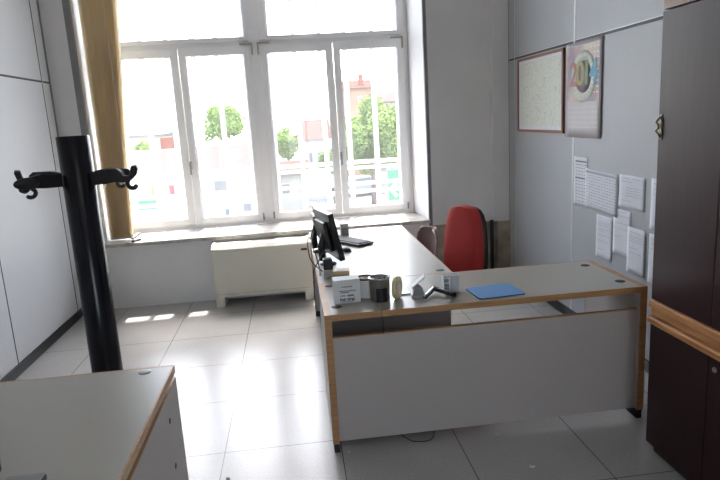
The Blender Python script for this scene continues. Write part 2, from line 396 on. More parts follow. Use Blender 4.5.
# vertical blind drawn aside at the left
bl = thing('vertical_blind', 'yellow beige vertical blind gathered at the left of the window', 'blind', (-1.65, YB + .17, .645))
obj('head_rail', B(-1.80, 1.25, YB + .14, YB + .19, 3.14, 3.18, .003), 'pvc', bl)
N = 17
for i in range(N):
    t = i / (N - 1); xt = -1.765 + .325 * t; xb = -1.775 + .18 * t; y = YB + .165 + .002 * math.sin(i * 2.1)
    bm = bmesh.new(); wv = .046; n = 4
    ang = math.radians(-56 + 12 * t + 3 * math.sin(i * 1.7))
    rows = []
    for z, xc in ((.668, xb), (1.5, xb * .72 + xt * .28 - .0), (2.3, xb * .35 + xt * .65), (3.14, xt)):
        rows.append([bm.verts.new((xc + math.cos(ang) * (k / n - .5) * 2 * wv, y + math.sin(ang) * (k / n - .5) * 2 * wv + .010 * (1 - (2 * k / n - 1) ** 2), z)) for k in range(n + 1)])
    for a, b in zip(rows, rows[1:]):
        for k in range(n): bm.faces.new((a[k], a[k + 1], b[k + 1], b[k])).smooth = True
    s = obj('blind_slat', bm, 'blind', bl)
    bw = B(xb - .04, xb + .04, y - .002, y + .002, .650, .672)
    bw.transform(Matrix.Translation((xb, y, 0)) @ Matrix.Rotation(ang, 4, 'Z') @ Matrix.Translation((-xb, -y, 0)))
    obj('bottom_weight', bw, 'pale_plastic', s)
obj('bead_chain', tube(bmesh.new(), [(-1.55, YB + .11, z) for z in (.66, 1.8, 3.14)], .0022, 6), 'pale_plastic', bl)

# clamp on the sill
cl = thing('stapler', 'small dark stapler lying on the sill beside the blind', 'stapler', (-1.52, YB + .06, .634), math.radians(60))
loc_obj('body', B(-.05, .05, -.018, .018, 0, .018, .004), 'black_plastic', cl)
bm = B(-.05, .05, -.015, .015, 0, .02, .005); bm.transform(Matrix.Translation((.0, 0, .042)) @ Matrix.Rotation(math.radians(-22), 4, 'Y'))
loc_obj('lever', bm, 'grey_plastic', cl)

# convector
cv = thing('fan_convector', 'cream metal fan convector below the window sill', 'heater', (-.34, 5.61, 0))
prof = [(5.485, .095), (5.485, .52), (5.50, .545), (5.55, .572), (YB + .015, .575), (YB + .015, .095)]
obj('casing', prism(bmesh.new(), prof, -.790, .098, lambda u, v, d: (d, u, v)), 'conv', cv)
obj('side_cap', prism(bmesh.new(), [(5.478, .09), (5.478, .525), (5.497, .553), (5.547, .58), (YB + .0, .583), (YB + .0, .09)], -.80, -.775, lambda u, v, d: (d, u, v)), 'conv', cv)
obj('side_cap', prism(bmesh.new(), [(5.478, .09), (5.478, .525), (5.497, .553), (5.547, .58), (YB + .0, .583), (YB + .0, .09)], .085, .11, lambda u, v, d: (d, u, v)), 'conv', cv)
for x in (-.80, .03): obj('foot', B(x, x + .08, 5.50, 5.72, 0, .1, .003), 'conv', cv)
obj('air_intake', B(-.72, .03, 5.52, 5.72, .085, .096), 'black_plastic', cv)
obj('display', B(.02, .075, 5.482, 5.486, .485, .505), 'black_plastic', cv)
for k in range(2): obj('seam_line', B(-.775, .085, 5.4835, 5.486, .125 + .0 * k, .128), 'grey_plastic', cv) if k == 0 else None

# ------------------------------------------------------------------ desks
def desk_feet(root, spots):
    for x, y in spots: obj('foot', B(x - .014, x + .014, y - .025, y + .025, 0, .052, .003), 'black_rubber', root)
def end_panel(root, x0, x1, ya, yb, z0=.05, z1=ZD, nm='end_panel'):
    p = obj(nm, B(x0, x1, ya + .004, yb - .004, z0, z1 - .003), 'laminate_v', root)
    bm = bmesh.new(); box(bm, x0 - .0005, x1 + .0005, ya, ya + .006, z0, z1, .001); box(bm, x0 - .0005, x1 + .0005, yb - .006, yb, z0, z1, .001); box(bm, x0 - .0005, x1 + .0005, ya, yb, z1 - .005, z1 + .0005, .001)
    obj('wood_edge', bm, 'beech', p); return p
DX0, DX1, DY0, DY1 = .096, 1.753, 2.775, 3.368
dk = thing('office_desk', 'grey laminate desk with wooden edges and full modesty panel, carrying the stationery', 'desk', (.92, 3.07, 0))
end_panel(dk, DX0, DX0 + .034, DY0, DY1); end_panel(dk, DX1 - .034, DX1, DY0, DY1)
for a, b in ((DX0 + .034, .3755), (.3795, DX1 - .034)):
    t = obj('tabletop', B(a, b, DY0 + .006, DY1 - .006, ZD - .03, ZD, .0008), 'laminate', dk)
    for ea in (DY0, DY1 - .0065): obj('wood_edge', B(a, b, ea, ea + .0065, ZD - .031, ZD + .0004, .001), 'beech_h', t)
mp_ = obj('modesty_panel', B(DX0 + .034, DX1 - .034, DY0 + .028, DY0 + .046, .05, .603), 'laminate_v', dk)
obj('wood_edge', B(DX0 + .034, DX1 - .034, DY0 + .0275, DY0 + .0465, .603, .608), 'beech_h', mp_)
bm = bmesh.new(); box(bm, DX0 + .034, DX1 - .034, DY0 + .12, DY0 + .15, ZD - .07, ZD - .03); box(bm, DX0 + .034, DX1 - .034, DY1 - .12, DY1 - .09, ZD - .07, ZD - .03)
obj('support_rail', bm, 'black_plastic', dk)
desk_feet(dk, [(DX0 + .018, DY0 + .03), (DX0 + .018, DY1 - .03)])
for ya in (DY0 + .005, DY1 - .055): obj('foot', prism(bmesh.new(), [(DX1 - .004, 0), (DX1 - .004, .052), (DX1 - .085, .052), (DX1 - .032, 0)], ya, ya + .05, lambda u, v, d: (u, d, v)), 'black_rubber', dk)
def grommet(x, y, root, z=ZD): obj('cable_grommet', lathe(bmesh.new(), [(0, -.001), (.026, -.001), (.026, .0015), (.022, .003), (0, .003)], (x, y, z), 24), 'black_rubber', root)
grommet(1.675, 2.90, dk); grommet(1.665, 3.265, dk); grommet(.165, 2.90, dk); grommet(.158, 3.30, dk)

RX1, RY0, RY1 = .894, DY1 + .001, 5.03
rt = thing('office_desk', 'grey laminate return desk running back to the window, carrying both monitors', 'desk', (.49, 4.2, 0))
t = obj('tabletop', B(DX0 + .006, RX1 - .006, RY0 + .006, RY1 - .006, ZD - .03, ZD, .0008), 'laminate', rt)
bm = B(DX0, DX0 + .0065, RY0, RY1, ZD - .031, ZD + .0004, .001); box(bm, RX1 - .0065, RX1, RY0, RY1, ZD - .031, ZD + .0004, .001)
box(bm, DX0 + .006, RX1 - .006, RY0, RY0 + .0065, ZD - .031, ZD + .0004, .001); box(bm, DX0 + .006, RX1 - .006, RY1 - .0065, RY1, ZD - .031, ZD + .0004, .001)
obj('wood_edge', bm, 'beech_h', t)
for ya in (RY0 + .02, RY1 - .06):
    p = obj('end_panel', B(DX0 + .01, RX1 - .02, ya, ya + .03, .05, ZD - .03), 'laminate_v', rt)
    for ea in (DX0 + .004, RX1 - .0205): obj('wood_edge', B(ea, ea + .0065, ya - .0005, ya + .0305, .05, ZD - .03), 'beech', p)
    for x in (DX0 + .03, RX1 - .05): obj('foot', B(x - .025, x + .025, ya + .002, ya + .028, 0, .052, .003), 'black_rubber', rt)
obj('modesty_panel', B(DX0 + .06, DX0 + .078, RY0 + .05, RY1 - .06, .30, ZD - .03), 'laminate_v', rt)
grommet(.835, 3.44, rt)

ld = thing('office_desk', 'grey laminate desk with beech edge in the left foreground', 'desk', (-1.25, 1.6, 0))
LX0, LX1, LY0, LY1 = -1.98, -.53, 1.02, 2.335
t = obj('tabletop', B(LX0 + .006, LX1 - .007, LY0 + .006, LY1 - .007, ZD - .03, ZD, .0008), 'laminate', ld)
bm = B(LX0, LX1, LY0, LY0 + .007, ZD - .031, ZD + .0004, .001); box(bm, LX0, LX1, LY1 - .0075, LY1, ZD - .031, ZD + .0004, .001)
box(bm, LX0, LX0 + .007, LY0, LY1, ZD - .031, ZD + .0004, .001); box(bm, LX1 - .0075, LX1, LY0, LY1, ZD - .031, ZD + .0004, .001)
obj('wood_edge', bm, 'beech_h', ld if False else t)
for x in (LX0 + .03, LX1 - .031):
    p = end_panel(ld, x, x + .03, LY0 + .01, LY1 - .001, .05, ZD - .05)
    if x > -1:
        for z in (.587, .40, .21):
            for y in (2.15, ): obj('shelf_pin_hole', tube(bmesh.new(), [(x + .0295, y, z), (x + .0318, y, z)], .011, 14), 'black_rubber', p)
    for y in (LY0 + .06, LY1 - .06): obj('foot', B(x + .002, x + .028, y - .025, y + .025, 0, .052, .003), 'black_rubber', ld)
obj('gap_shade', B(LX0 + .06, LX1 - .05, LY0 + .03, LY1 - .03, ZD - .09, ZD - .03), 'black_plastic', ld)  # dark block added under the top to put shade into the gap
obj('shelf', B(LX0 + .06, LX1 - .031, LY0 + .1, LY1 - .1, .36, .38), 'laminate_v', ld)
bm = lathe(bmesh.new(), [(0, -.001), (.024, -.001), (.024, .0015), (.02, .003), (0, .003)], (0, 0, 0), 24); bm.transform(Matrix.Translation((-.635, 2.29, ZD)))
obj('cable_grommet', bm, 'grey_plastic', ld)

# edge of a screen and a small box on the left desk
lm = thing('monitor', 'black monitor cut off by the left edge of the photo on the near desk', 'monitor', (-1.05, 1.5, ZD))
obj('stand', (lambda q: (lathe(q, [(0, .001), (.11, .001), (.11, .008), (.03, .02), (0, .02)], (-1.05, 1.5, ZD), 28), tube(q, [(-1.05, 1.5, ZD + .022), (-1.05, 1.54, ZD + .2)], .02, 12), q)[-1])(bmesh.new()), 'black_plastic', lm)
obj('housing', B(-1.25, -.853, 1.525, 1.60, ZD + .035, ZD + .34, .008), 'black_plastic', lm)
obj('screen', B(-1.235, -.868, 1.524, 1.531, ZD + .05, ZD + .325), 'black_gloss', lm)
hb = thing('hole_punch', 'dark grey low box at the bottom left on the near desk', 'box', (-.79, 1.55, ZD))
obj('body', B(-.842, -.738, 1.46, 1.592, ZD, ZD + .016, .004), 'black_plastic', hb)
obj('lid', B(-.84, -.74, 1.462, 1.590, ZD + .016, ZD + .021, .002), 'grey_plastic', hb)
hb.name = 'stationery_box'; WM['stationery_box'] = WM.pop('hole_punch', WM.get('hole_punch'))

# ------------------------------------------------------------------ coat rack
RX, RY = -1.148, 3.4
cr = thing('coat_rack', 'tall glossy black tube coat rack with ring of hooks', 'coat rack', (RX, RY, 0))
bm = lathe(bmesh.new(), [(0, 0), (.20, 0), (.205, .01), (.20, .03), (.10, .05), (0, .05)], (RX, RY, 0), 40); obj('base', bm, 'black_gloss', cr)
bm = lathe(bmesh.new(), [(.083, .03), (.083, 1.648), (.079, 1.652), (.070, 1.652), (.070, 1.60), (0, 1.60)], (RX, RY, 0), 48); obj('post', bm, 'black_gloss', cr)
for az, long_ in ((-20, 1), (36, 0), (100, 0), (160, 1), (222, 0)):
    a = math.radians(az)
    bm = bmesh.new()
    T = Matrix.Translation((RX, RY, 0)) @ Matrix.Rotation(a, 4, 'Z') @ Matrix.Diagonal((1.12 if az > 150 else 1.0, 1, 1, 1))
    if long_:
        prf = [(.082, 1.388), (.082, 1.455), (.15, 1.470), (.245, 1.470), (.268, 1.454), (.280, 1.430), (.310, 1.430), (.312, 1.404), (.275, 1.396), (.235, 1.400), (.16, 1.390)]
        prism(bm, prf, -.013, .013, lambda u, v, d: T @ Vector((u, d, v)))
        tube(bm, [T @ Vector(p) for p in ((.298, 0, 1.417), (.322, 0, 1.424), (.337, 0, 1.440), (.345, 0, 1.468), (.343, 0, 1.482))], [.011, .014, .018, .019, .015], 12)
        tube(bm, [T @ Vector((.322 + .027 * math.cos(q), 0, 1.390 + .027 * math.sin(q))) for q in [math.radians(105 + k * 24) for k in range(11)]], [.012] * 10 + [.008], 10)
    else:
        prf = [(.082, 1.392), (.082, 1.455), (.17, 1.468), (.24, 1.455), (.25, 1.43), (.24, 1.405), (.16, 1.394)]
        prism(bm, prf, -.011, .011, lambda u, v, d: T @ Vector((u, d, v)))
        lathe(bm, [(0, -.016), (.045, -.014), (.05, 0), (.045, .014), (0, .016)], (0, 0, 0), 24, mx=T @ Matrix.Translation((.235, 0, 1.428)) @ Matrix.Rotation(PI / 2, 4, 'X') @ Matrix.Diagonal((1.15, .62, 1, 1)))
        tube(bm, [T @ Vector((.225 + .022 * math.cos(q), 0, 1.378 + .022 * math.sin(q))) for q in [math.radians(110 + k * 24) for k in range(10)]], [.011] * 9 + [.008], 10)
        tube(bm, [T @ Vector(p) for p in ((.222, 0, 1.42), (.218, 0, 1.398))], .012, 10)
    obj('hook_arm', bm, 'black_plastic', cr, smooth=False)

# ------------------------------------------------------------------ monitors, keyboard etc. on the return
def monitor(label, near, ang, tilt, w, h, z_c, m='black_plastic', rotsign=1):
    # local frame: screen lies in the local YZ plane facing +X, near edge at y=0
    t = thing('monitor', label, 'monitor', (near[0], near[1], ZD), ang)
    T = Matrix.Translation((0, 0, z_c)) @ Matrix.Rotation(-tilt, 4, 'Y')
    bm = B(-.022, .012, 0, w, -h / 2, h / 2, .004); bm.transform(T); hs = loc_obj('housing', bm, m, t)
    bm = B(-.05, -.02, w * .2, w * .8, -h * .32, h * .32, .012); bm.transform(T); loc_obj('back_cover', bm, m, t)
    bm = B(.0115, .0135, .018, w - .018, -h / 2 + .02, h / 2 - .018); bm.transform(T); loc_obj('screen', bm, 'black_gloss', t)
    bm = bmesh.new(); tube(bm, [(-.055, w / 2, .032), (-.06, w / 2, z_c * .6), (-.035, w / 2, z_c)], .024, 12); loc_obj('stand_neck', bm, m, t)
    bm = lathe(bmesh.new(), [(0, .001), (.055, .001), (.055, .009), (.03, .02), (0, .022)], (-.02, w / 2, 0), 32); loc_obj('stand_base', bm, m, t)
    return t
m1 = monitor('black flat monitor tilted back, nearer of the two on the return desk', (.245, 3.66), math.radians(13), math.radians(12), .36, .31, .205)
m2 = monitor('black flat monitor leaning behind, farther left of the two on the return desk', (.185, 4.06), math.radians(4), math.radians(12), .34, .27, .20)
# small white adapter box under the monitors, cables
ab = thing('adapter_box', 'small black and white adapter standing at the front foot of the monitors', 'adapter', (.165, 3.50, ZD))
obj('housing', B(.135, .195, 3.47, 3.53, ZD, ZD + .05, .004), 'pale_plastic', ab)
obj('cap', B(.138, .192, 3.472, 3.528, ZD + .05, ZD + .115, .004), 'black_plastic', ab)
def cable(label, pts, r=.003, name='cable'):
    # smooth with Catmull-Rom
    P = [Vector(p) for p in pts]; out = []
    for i in range(len(P) - 1):
        p0, p1, p2, p3 = P[max(i - 1, 0)], P[i], P[i + 1], P[min(i + 2, len(P) - 1)]
        for k in range(6):
            t = k / 6; out.append(.5 * ((2 * p1) + (p2 - p0) * t + (2 * p0 - 5 * p1 + 4 * p2 - p3) * t * t + (3 * p1 - p0 - 3 * p2 + p3) * t ** 3))
    out.append(P[-1])
    return tag(obj(name, tube(bmesh.new(), out, r, 8), 'cable'), label, 'cable')
cable('black cable looped down over the left edge of the return desk', [(.17, 3.78, ZD + .12), (.12, 3.7, ZD + .06), (.082, 3.68, ZD + .0), (.080, 3.67, ZD - .07), (.078, 3.69, ZD - .12), (.078, 3.73, ZD - .13), (.077, 3.74, ZD - .09), (.077, 3.69, ZD - .07), (.076, 3.66, ZD - .12), (.076, 3.67, ZD - .20), (.08, 3.69, ZD - .27)])
cable('thin black cable arching behind the two monitors', [(.10, 4.02, ZD + .12), (.07, 3.92, ZD + .17), (.06, 3.82, ZD + .12), (.075, 3.74, ZD + .05), (.13, 3.66, ZD + .0045), (.16, 3.60, ZD + .0045)], .0035)
cable('thin black cable dropping beside the small adapter under the monitors', [(.105, 3.95, ZD + .2), (.085, 3.8, ZD + .15), (.105, 3.7, ZD + .09), (.118, 3.62, ZD + .03), (.116, 3.54, ZD + .0045)], .0035)

kb = thing('keyboard', 'black computer keyboard lying on the return desk by the window', 'keyboard', (.375, 4.49, ZD), math.atan2(-.36, .25))
loc_obj('body', B(-.22, .22, -.075, .075, .004, .020, .005), 'black_plastic', kb)
bm = bmesh.new()
for r in range(5):
    for c in range(15): box(bm, -.208 + c * .0277, -.208 + c * .0277 + .023, -.062 + r * .0245, -.062 + r * .0245 + .020, .020, .027)
k_ = loc_obj('keys', bm, 'black_rubber', kb)
for x in (-.2, .2): loc_obj('foot', B(x - .01, x + .01, .055, .07, 0, .006), 'black_rubber', kb)
ms = thing('computer_mouse', 'small black mouse lying in front of the keyboard', 'mouse', (.335, 4.17, ZD), .4)
bm = bmesh.new(); bmesh.ops.create_uvsphere(bm, u_segments=20, v_segments=12, radius=1)
bmesh.ops.delete(bm, geom=[v for v in bm.verts if v.co.z < -.05], context='VERTS'); bm.transform(Matrix.Diagonal((.03, .052, .032, 1)) @ Matrix.Translation((0, 0, .05)))
loc_obj('shell', bm, 'black_plastic', ms, smooth=True)
loc_obj('scroll_wheel', tube(bmesh.new(), [(-.004, -.028, .027), (.004, -.028, .027)], .008, 12), 'grey_plastic', ms)
sb = thing('desk_speaker', 'small grey upright speaker at the window end of the return desk', 'speaker', (.375, 4.74, ZD))
obj('housing', B(.342, .408, 4.71, 4.78, ZD, ZD + .105, .005), 'pale_plastic', sb)
obj('front_grille', B(.350, .400, 4.705, 4.711, ZD + .012, ZD + .075, .003), 'grey_plastic', sb)
obj('red_mark', B(.346, .362, 4.7085, 4.7105, ZD + .088, ZD + .094), 'c_red', sb)

# ------------------------------------------------------------------ things on the front desk
wb = thing('cardboard_box', 'small white printed carton at the left end of the front desk', 'box', (.227, 2.99, ZD), math.radians(2))
loc_obj('carton', B(-.068, .068, -.04, .045, 0, .122, .0015), 'paper_bright', wb)
loc_obj('lid_flap', B(-.067, .067, -.0408, -.0385, .098, .1225), 'paper_bright', wb)
def front_text(s, size, x, z, root, m='ink', y=-.0412, bold=0, nm='printed_text'):
    bm = text_bm(s, size, MFY(x, y, z), .0002, bold); loc_obj(nm, bm, m, root)
bm = bmesh.new()
for z, a, b in ((.086, -.028, .026), (.064, -.040, .045), (.056, -.034, .010), (.0395, -.036, -.010)):
    x = a
    while x < b:
        w = .003 + .006 * random.random(); box(bm, x, min(b, x + w), -.0409, -.0402, z - .003, z + .003); x += w + .0018
loc_obj('printed_lines', bm, 'ink', wb)
loc_obj('printed_block', B(.0, .034, -.0409, -.0402, .034, .043), 'ink', wb)
loc_obj('printed_badge', B(-.035, .033, -.0409, -.0402, .006, .009), 'ink', wb)
front_text('Integral', .025, -.001, .020, wb, 'black_plastic', bold=.0009)
bc = thing('cardboard_box', 'small blue and ochre carton behind the white carton', 'box', (.222, 3.21, ZD), math.radians(-5))
loc_obj('carton', B(-.045, .045, -.035, .035, 0, .093, .002), 'blue_card', bc)
loc_obj('lid', B(-.046, .046, -.036, .036, .093, .112, .002), 'yellow_card', bc)
loc_obj('top_label', B(-.035, .035, -.03, .03, .112, .1135), 'paper_bright', bc)
rp = thing('paper_roll', 'white roll with brown rim between the carton and the steel cup', 'roll', (.338, 3.045, ZD))
obj('roll', lathe(bmesh.new(), [(.015, 0), (.048, 0), (.050, .004), (.050, .088), (.046, .095), (.018, .095), (.015, .09)], (.338, 3.045, ZD), 36), 'paper_bright', rp)
obj('rim', lathe(bmesh.new(), [(.047, .095), (.050, .098), (.050, .104), (.046, .106), (.043, .10), (.043, .096)], (.338, 3.045, ZD), 36), 'brass', rp)
cp = thing('pen_cup', 'brushed steel cup with a black front on the front desk', 'cup', (.397, 2.95, ZD))
obj('cup', lathe(bmesh.new(), [(0, 0), (.046, 0), (.050, .004), (.053, .118), (.055, .122), (.051, .122), (.046, .01), (0, .008)], (.397, 2.95, ZD), 40), 'steel', cp)
bm = bmesh.new()
for k in range(9):
    a0 = math.radians(-118 + k * 7); a1 = a0 + math.radians(7)
    for r0, r1 in ((.0515, .055),):
        q = [(r1 * math.cos(a), r1 * math.sin(a)) for a in (a0, a1)]; p = [(r0 * math.cos(a), r0 * math.sin(a)) for a in (a0, a1)]
        prism(bm, [(.397 + q[0][0], 2.95 + q[0][1]), (.397 + q[1][0], 2.95 + q[1][1]), (.397 + p[1][0], 2.95 + p[1][1]), (.397 + p[0][0], 2.95 + p[0][1])], ZD + .004, ZD + .075, lambda u, v, d: (u, v, d))
obj('black_panel', bm, 'black_plastic', cp)
obj('rim', lathe(bmesh.new(), [(.0505, .118), (.0565, .119), (.057, .124), (.051, .125)], (.397, 2.95, ZD), 40), 'chrome', cp)
for i, (dx, dy, tx, ty, c, hh) in enumerate(((.02, .01, .035, .02, 'black_plastic', .124), (-.02, .0, -.03, .01, 'blue_card', .118), (.0, .02, .005, .035, 'grey_plastic', .12), (.025, -.015, .038, -.01, 'black_plastic', .122))):
    labs = ('short black pen at the right inside the steel cup', 'short blue pen at the left inside the steel cup', 'grey pen at the back inside the steel cup', 'short black marker at the front inside the steel cup')
    p = thing('pen', labs[i], 'pen', (.397 + dx, 2.95 + dy, ZD + .012), 0, 'pens in the steel cup')
    e = (.397 + tx, 2.95 + ty, ZD + hh); s_ = (.397 + dx, 2.95 + dy, ZD + .014)
    m_ = tuple(s_[k] * .25 + e[k] * .75 for k in range(3))
    obj('barrel', tube(bmesh.new(), [s_, m_], .004, 8), c, p); obj('cap', tube(bmesh.new(), [m_, e], .0048, 8), c, p)
tp = thing('tape_roll', 'yellow adhesive tape roll standing on its edge beside the steel cup', 'tape roll', (.488, 2.955, ZD), math.radians(62))
T = Matrix.Translation((0, 0, .058)) @ Matrix.Rotation(PI / 2, 4, 'X')
loc_obj('tape', lathe(bmesh.new(), [(.038, -.011), (.058, -.011), (.058, .011), (.038, .011), (.038, -.011)], (0, 0, 0), 40, mx=T), 'tape', tp)
loc_obj('core', lathe(bmesh.new(), [(.033, -.012), (.038, -.012), (.038, .012), (.033, .012), (.033, -.012)], (0, 0, 0), 40, mx=T), 'tape_core', tp)
cpk = thing('note_pad', 'flat translucent pad lying between the tape roll and the hole punch', 'pad', (.535, 3.03, ZD), math.radians(3))
loc_obj('pad', B(-.045, .03, -.035, .035, 0, .008, .002), 'pale_plastic', cpk)
hp = thing('hole_punch', 'pale hole punch with raised lever on the front desk', 'hole punch', (.598, 2.965, ZD), math.radians(-8))
loc_obj('base', B(-.036, .036, -.035, .045, 0, .014, .003), 'grey_plastic', hp)
loc_obj('body', prism(bmesh.new(), [(-.028, .012), (.034, .012), (.022, .045), (-.005, .06), (-.022, .05)], -.03, .035, lambda u, v, d: (u, d, v)), 'grey_plastic', hp)
bm = B(-.004, .084, -.03, .04, -.003, .004, .002); bm.transform(Matrix.Translation((-.03, 0, .052)) @ Matrix.Rotation(math.radians(-38), 4, 'Y')); loc_obj('lever', bm, 'paper_bright', hp)
bm = tube(bmesh.new(), [(-.02, -.034, .045), (-.02, .04, .045)], .006, 10); loc_obj('hinge_pin', bm, 'steel', hp)
sp = thing('stapler', 'black stapler lying open in an inverted V on the front desk', 'stapler', (.69, 2.93, ZD), 0)
SO = Vector((-.012, -.03, 0))
def limb(p, q, w, h, name, m):
    p, q = Vector(p) + SO, Vector(q) + SO; d = q - p; l = d.length; d.normalize()
    R = d.to_track_quat('X', 'Z').to_matrix().to_4x4()
    bm = B(-.004, l, -w / 2, w / 2, -h / 2, h / 2, min(w, h) * .3); bm.transform(Matrix.Translation(p) @ R); return obj(name, bm, m, sp)
limb((.700, 3.015, ZD + .022), (.628, 2.915, ZD + .010), .020, .012, 'base', 'black_plastic')
limb((.697, 3.005, ZD + .034), (.640, 2.925, ZD + .022), .012, .010, 'staple_channel', 'chrome')
limb((.692, 3.020, ZD + .028), (.785, 2.900, ZD + .016), .024, .022, 'top_arm', 'black_plastic')
limb((.715, 2.985, ZD + .030), (.775, 2.905, ZD + .0285), .012, .012, 'grip', 'grey_plastic')
obj('hinge', tube(bmesh.new(), [(.676, 2.980, ZD + .026), (.694, 2.994, ZD + .026)], .012, 12), 'steel', sp)
ac = thing('acrylic_box', 'clear upright box with dark lettering on the front desk', 'box', (.775, 2.985, ZD), math.radians(0))
loc_obj('shell', B(-.040, .042, -.030, .030, 0, .094, .004), 'acrylic', ac)
loc_obj('side_label', B(-.0415, -.006, -.0315, -.0295, .006, .088), 'paper_bright', ac)
bm = bmesh.new()
for z in (.07, .045, .024):
    for x in (-.037, -.029, -.021): box(bm, x, x + .0065, -.0322, -.0314, z - .009, z + .010)
loc_obj('dark_lettering', bm, 'ink', ac)
loc_obj('card_stack', B(-.008, .036, -.025, .028, .004, .07, .002), 'pale_plastic', ac)
mpd = thing('mouse_pad', 'blue mouse pad lying on the front desk', 'mouse pad', (.995, 2.915, ZD + .0005), math.radians(5))
pts = []
for cx, cy, a0 in ((.115, .095, 0), (-.115, .095, 90), (-.115, -.095, 180), (.115, -.095, 270)):
    for k in range(7):
        a = math.radians(a0 + k * 15); pts.append((cx + .02 * math.cos(a) * (1 if True else 1), cy + .02 * math.sin(a)))
pts = [(x * .93, y * .90) for x, y in pts]
loc_obj('rubber_base', prism(bmesh.new(), pts, 0, .003, lambda u, v, d: (u, v, d)), 'black_rubber', mpd)
loc_obj('cloth_top', prism(bmesh.new(), [(x * .995, y * .995) for x, y in pts], .003, .006, lambda u, v, d: (u, v, d)), 'blue', mpd)

# ------------------------------------------------------------------ chairs
def rounded_back(T, outline, t0, t1, bm, nx=10, bulge=.02):
    # outline: list of (z, halfwidth); local: width along y, normal +x, builds a padded slab
    rows = []
    for z, hw, xo in outline:
        fr_, bk = [], []
        for k in range(nx + 1):
            s = 2 * k / nx - 1; e = 1 - abs(s) ** 4
            fr_.append(bm.verts.new(T @ Vector((xo + t0 + (t1 - t0) * .5 + ((t1 - t0) * .5 + bulge) * e ** .5 if e > 0 else xo + (t0 + t1) / 2, s * hw, z))))
        for k in range(nx - 1, 0, -1):
            s = 2 * k / nx - 1; e = 1 - abs(s) ** 4
            bk.append(bm.verts.new(T @ Vector((xo + (t0 + t1) / 2 - (t1 - t0) * .5 * e ** .5, s * hw, z))))
        rows.append(fr_ + bk)
    n = len(rows[0])
    for a, b in zip(rows, rows[1:]):
        for k in range(n): bm.faces.new((a[k], a[(k + 1) % n], b[(k + 1) % n], b[k])).smooth = True
    bm.faces.new(rows[0]); bm.faces.new(rows[-1][::-1]); return bm

rc = thing('office_chair', 'red fabric high-back office chair behind the front desk', 'chair', (.985, 4.02, 0), math.radians(-152))
I = Matrix.Identity(4)
# local +x = facing direction; backrest at x = -.22
ol = [(.50, .165, -.215), (.53, .198, -.218), (.62, .207, -.225), (.72, .203, -.232), (.82, .190, -.24), (.90, .172, -.247), (.955, .150, -.252), (.985, .12, -.255), (.998, .08, -.256), (1.002, .03, -.256)]
loc_obj('backrest', rounded_back(I, ol, -.02, .045, bmesh.new()), 'red_fabric', rc)
ol2 = [(z - (.008 if i > 5 else 0), hw + .006, x - .018) for i, (z, hw, x) in enumerate(ol)]
loc_obj('back_shell', rounded_back(I, ol2, -.028, .022, bmesh.new(), bulge=0), 'black_plastic', rc)
bm = B(-.21, .25, -.23, .23, .42, .50, .035, 4); loc_obj('seat', bm, 'red_fabric', rc, smooth=True)
loc_obj('seat_pan', B(-.19, .22, -.20, .20, .40, .43, .01), 'black_plastic', rc)
loc_obj('back_bracket', tube(bmesh.new(), [(-.05, 0, .39), (-.2, 0, .39), (-.26, 0, .43), (-.275, 0, .56), (-.28, 0, .66)], .022, 10), 'black_plastic', rc)
loc_obj('gas_lift', (lambda q: (tube(q, [(0, 0, .12), (0, 0, .28)], .028, 16), tube(q, [(0, 0, .28), (0, 0, .40)], .018, 16), q)[-1])(bmesh.new()), 'black_plastic', rc)
loc_obj('height_lever', tube(bmesh.new(), [(.03, .02, .395), (.05, .22, .39), (.05, .26, .385)], .006, 8), 'black_plastic', rc)
for k in range(5):
    a = 2 * PI * k / 5 + .3; c, s = math.cos(a), math.sin(a)
    l = loc_obj('base_leg', tube(bmesh.new(), [(0, 0, .115), (c * .15, s * .15, .10), (c * .28, s * .28, .075)], [.028, .022, .016], 10), 'black_plastic', rc)
    bm = bmesh.new()
    for d in (-.014, .014): tube(bm, [(c * .28 - s * (d - .009), s * .28 + c * (d - .009), .028), (c * .28 - s * (d + .009), s * .28 + c * (d + .009), .028)], .028, 16)
    tube(bm, [(c * .28, s * .28, .03), (c * .28, s * .28, .08)], .008, 8)
    loc_obj('caster', bm, 'black_rubber', rc, parent=l)

gc = thing('visitor_chair', 'mauve plastic shell chair tucked beside the return desk behind the red chair', 'chair', (.84, 4.60, 0), math.radians(190))
bm = bmesh.new(); rows = []
path = [(.20, .42), (.17, .445), (.05, .44), (-.10, .435), (-.18, .46), (-.215, .53), (-.232, .62), (-.245, .70), (-.255, .745), (-.262, .765)]
for i, (x, z) in enumerate(path):
    hw = [.16, .20, .21, .21, .20, .195, .20, .19, .15, .09][i]
    rows.append([(x + (.06 * (s ** 2) if i > 4 else 0), s * hw, z + (.02 * s * s if i < 5 else 0)) for s in [k / 6 - 1 for k in range(13)]])
for off in (0,):
    vv = [[bm.verts.new(p) for p in r] for r in rows]
    for a, b in zip(vv, vv[1:]):
        for k in range(12): bm.faces.new((a[k], a[k + 1], b[k + 1], b[k])).smooth = True
bmesh.ops.recalc_face_normals(bm, faces=bm.faces[:])
bmesh.ops.solidify(bm, geom=bm.faces[:], thickness=.010)
sh = loc_obj('shell', bm, 'mauve', gc)
rim = [rows[i][0] for i in range(4, len(rows))] + rows[-1][1:-1] + [rows[i][-1] for i in range(len(rows) - 1, 3, -1)]
loc_obj('rim', tube(bmesh.new(), rim, .0045, 8), 'tape_core', gc, parent=sh)
for sx, sy in ((.15, .17), (.15, -.17), (-.17, .17), (-.17, -.17)):
    loc_obj('leg', tube(bmesh.new(), [(sx * .8, sy * .9, .425), (sx * 1.2, sy * 1.1, 0)], .011, 10), 'black_plastic', gc)
